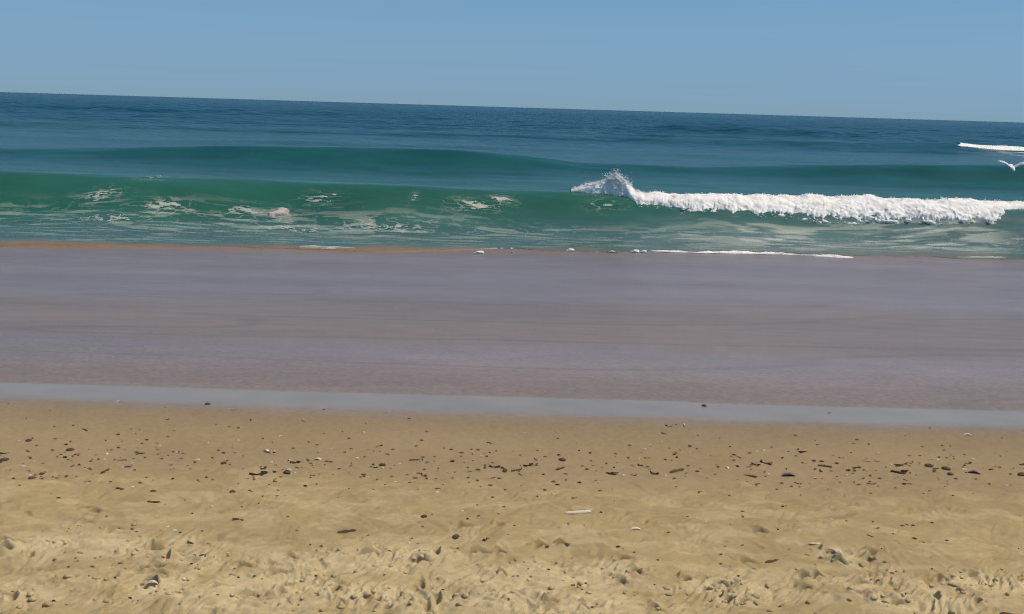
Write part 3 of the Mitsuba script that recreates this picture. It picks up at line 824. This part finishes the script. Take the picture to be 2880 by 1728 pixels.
scene['dark_stone'] = mikit.ply(stone_mesh(44), 'm_stone', smooth=50, to_world=T().translate([float(c[0]) + .005, float(c[1]) - .045, sand_z(c[0], c[1] - .04) - .012]).scale([.060, .09, .085]))
tag('dark_stone', 'dark rounded stone cut off by the bottom edge of the photo at the right', 'stone')

DARK = [(658, 1154, 14), (468, 1180, 14), (852, 1185, 14), (240, 1207, 26), (12, 1273, 26), (12, 1292, 22), (80, 1238, 18), (198, 1263, 20), (217, 1275, 15), (83, 1283, 14), (80, 1321, 14), (103, 1332, 14), (118, 1332, 14),
        (91, 1346, 20), (116, 1347, 14), (394, 1274, 24), (518, 1276, 14), (340, 1292, 16), (248, 1351, 16), (629, 1302, 16), (751, 1270, 28), (739, 1315, 20), (840, 1314, 20), (879, 1339, 14), (935, 1332, 12), (695, 1345, 12),
        (762, 1363, 14), (559, 1350, 16), (431, 1380, 15), (654, 1388, 18), (1069, 1254, 18), (1144, 1334, 15), (1051, 1312, 22), (1076, 1307, 20), (1193, 1339, 18), (1321, 1328, 16), (1345, 1322, 12), (1511, 1295, 22),
        (1581, 1295, 20), (1670, 1310, 12), (1779, 1308, 12), (1783, 1336, 16), (1880, 1199, 18), (1868, 1220, 16), (1616, 1405, 14), (1051, 1374, 14), (1232, 1376, 14), (1387, 1347, 16), (1464, 1337, 16), (1385, 1247, 16),
        (1270, 1345, 12), (1821, 1287, 18), (2106, 1314, 14), (2258, 1274, 28), (2366, 1289, 14), (2409, 1316, 26), (2556, 1304, 16), (2613, 1312, 22), (2723, 1304, 18), (2795, 1312, 12), (2851, 1318, 12), (2875, 1337, 24),
        (2875, 1308, 20), (2452, 1358, 24), (2246, 1356, 16), (2131, 1357, 16), (2556, 1359, 16), (1970, 1380, 14), (1930, 1330, 14), (2333, 1162, 14), (2401, 1251, 12), (2073, 1284, 10), (2056, 1284, 9), (2339, 1324, 12),
        (2289, 1297, 12), (2438, 1299, 16), (2467, 1299, 14), (1193, 1456, 18), (549, 1568, 12), (1228, 1569, 14), (1577, 1533, 12), (1597, 1533, 12), (1538, 1549, 11), (1185, 1638, 14), (1786, 1613, 22), (2271, 1557, 12),
        (2552, 1474, 14), (2568, 1475, 11), (2448, 1512, 18), (2465, 1491, 18), (2572, 1514, 12), (2087, 1527, 12), (2634, 1675, 13), (2750, 1692, 13), (1928, 1622, 14), (223, 1474, 12), (282, 1488, 9), (1200, 1710, 14), (1140, 1702, 12), (935, 1665, 13)]
WHITE = [(54, 1237, 10), (301, 1274, 14), (933, 1261, 12), (347, 1348, 11), (788, 1225, 12), (332, 1130, 12), (1354, 1284, 11), (1476, 1217, 10), (1828, 1250, 11), (1554, 1388, 12), (1686, 1355, 10), (1076, 1314, 14), (2149, 1266, 12),
         (2046, 1316, 14), (2471, 1279, 16), (2506, 1308, 11), (2624, 1293, 13), (1924, 1194, 10), (2292, 1342, 11), (1150, 1533, 12), (751, 1265, 18), (2045, 1560, 10)]


def zone(px, py):
    col = 'left' if px < 960 else 'middle' if px < 1920 else 'right'
    row = 'on the damp sand above the debris line' if py < 1240 else 'in the debris line' if py < 1366 else 'on the sand below the debris line' if py < 1500 else 'on the trampled sand at the bottom'
    return f'{row}, {col} third'


for i, (px, py, w) in enumerate(DARK):
    kind = 'wdpbw'[(i * 7 + px) % 5]
    nm = {'w': 'small dark scrap of weed', 'd': 'small dark chip of wood', 'p': 'small dark pebble', 'b': 'small brown flake'}[kind]
    z = zone(px, py)
    lay(kind, px, py, w * 1.08, ((px * 13) % 41) - 20, f'{nm} {z}', .7, group=f'{nm}s {z}')
for i, (px, py, w) in enumerate(WHITE):
    z = zone(px, py)
    lay('s', px, py, w, ((px * 13) % 61) - 30, f'tiny pale shell {z}', group=f'tiny pale shells {z}')

# grit: fragments too small to tell apart
gr = {'m_weed': [], 'm_shell': [], 'm_brown': []}
r = np.random.default_rng(77)
for _ in range(720):
    u = r.random()
    px, py = r.uniform(-100, 2980), (r.normal(1310, 36) if u < .55 else r.uniform(1140, 1400) if u < .75 else r.uniform(1400, 1727))
    c = on_sand(px, py + (px - 1440) * .012)
    if c[1] > 4.7:
        continue
    mat = r.choice(['m_weed', 'm_brown', 'm_shell'], p=[.34, .56, .10])
    s = r.uniform(.0025, .0065) * (1 if u < .75 else .8)
    gr[mat].append(blob(s, [c[0], c[1], sand_z(c[0], c[1]) + s * .25], 0, .4, int(r.integers(99)), (r.uniform(.8, 2.0), 1, .7)))
for mat, nm, lab in (('m_weed', 'weed_grit', 'fine dark crumbs of weed scattered over the sand'), ('m_shell', 'shell_grit', 'fine pale shell fragments scattered over the sand'), ('m_brown', 'wood_grit', 'fine brown crumbs scattered over the sand')):
    scene[nm] = mikit.ply(join(gr[mat]), mat)
    tag(nm, lab, 'debris', kind='stuff')

# loose clods kicked up in the trampled patches
cl = []
for _ in range(420):
    a = PATCH_XY[int(r.integers(len(PATCH_XY)))]
    x, y = a[0] + r.normal(0, .7) * a[2], a[1] + r.normal(0, .7) * a[3]
    if not 2.3 < y < 3.9:
        continue
    s = abs(r.normal(0, .003)) + .002
    cl.append(blob(s, [x, y, sand_z(x, y) + s * .3], 1, .45, int(r.integers(99)), (r.uniform(.9, 1.6), r.uniform(.9, 1.3), .8)))
scene['sand_clods'] = mikit.ply(join(cl), 'm_dry', smooth=60)
tag('sand_clods', 'small loose clods of sand kicked up in the trampled patches', 'sand', kind='stuff')
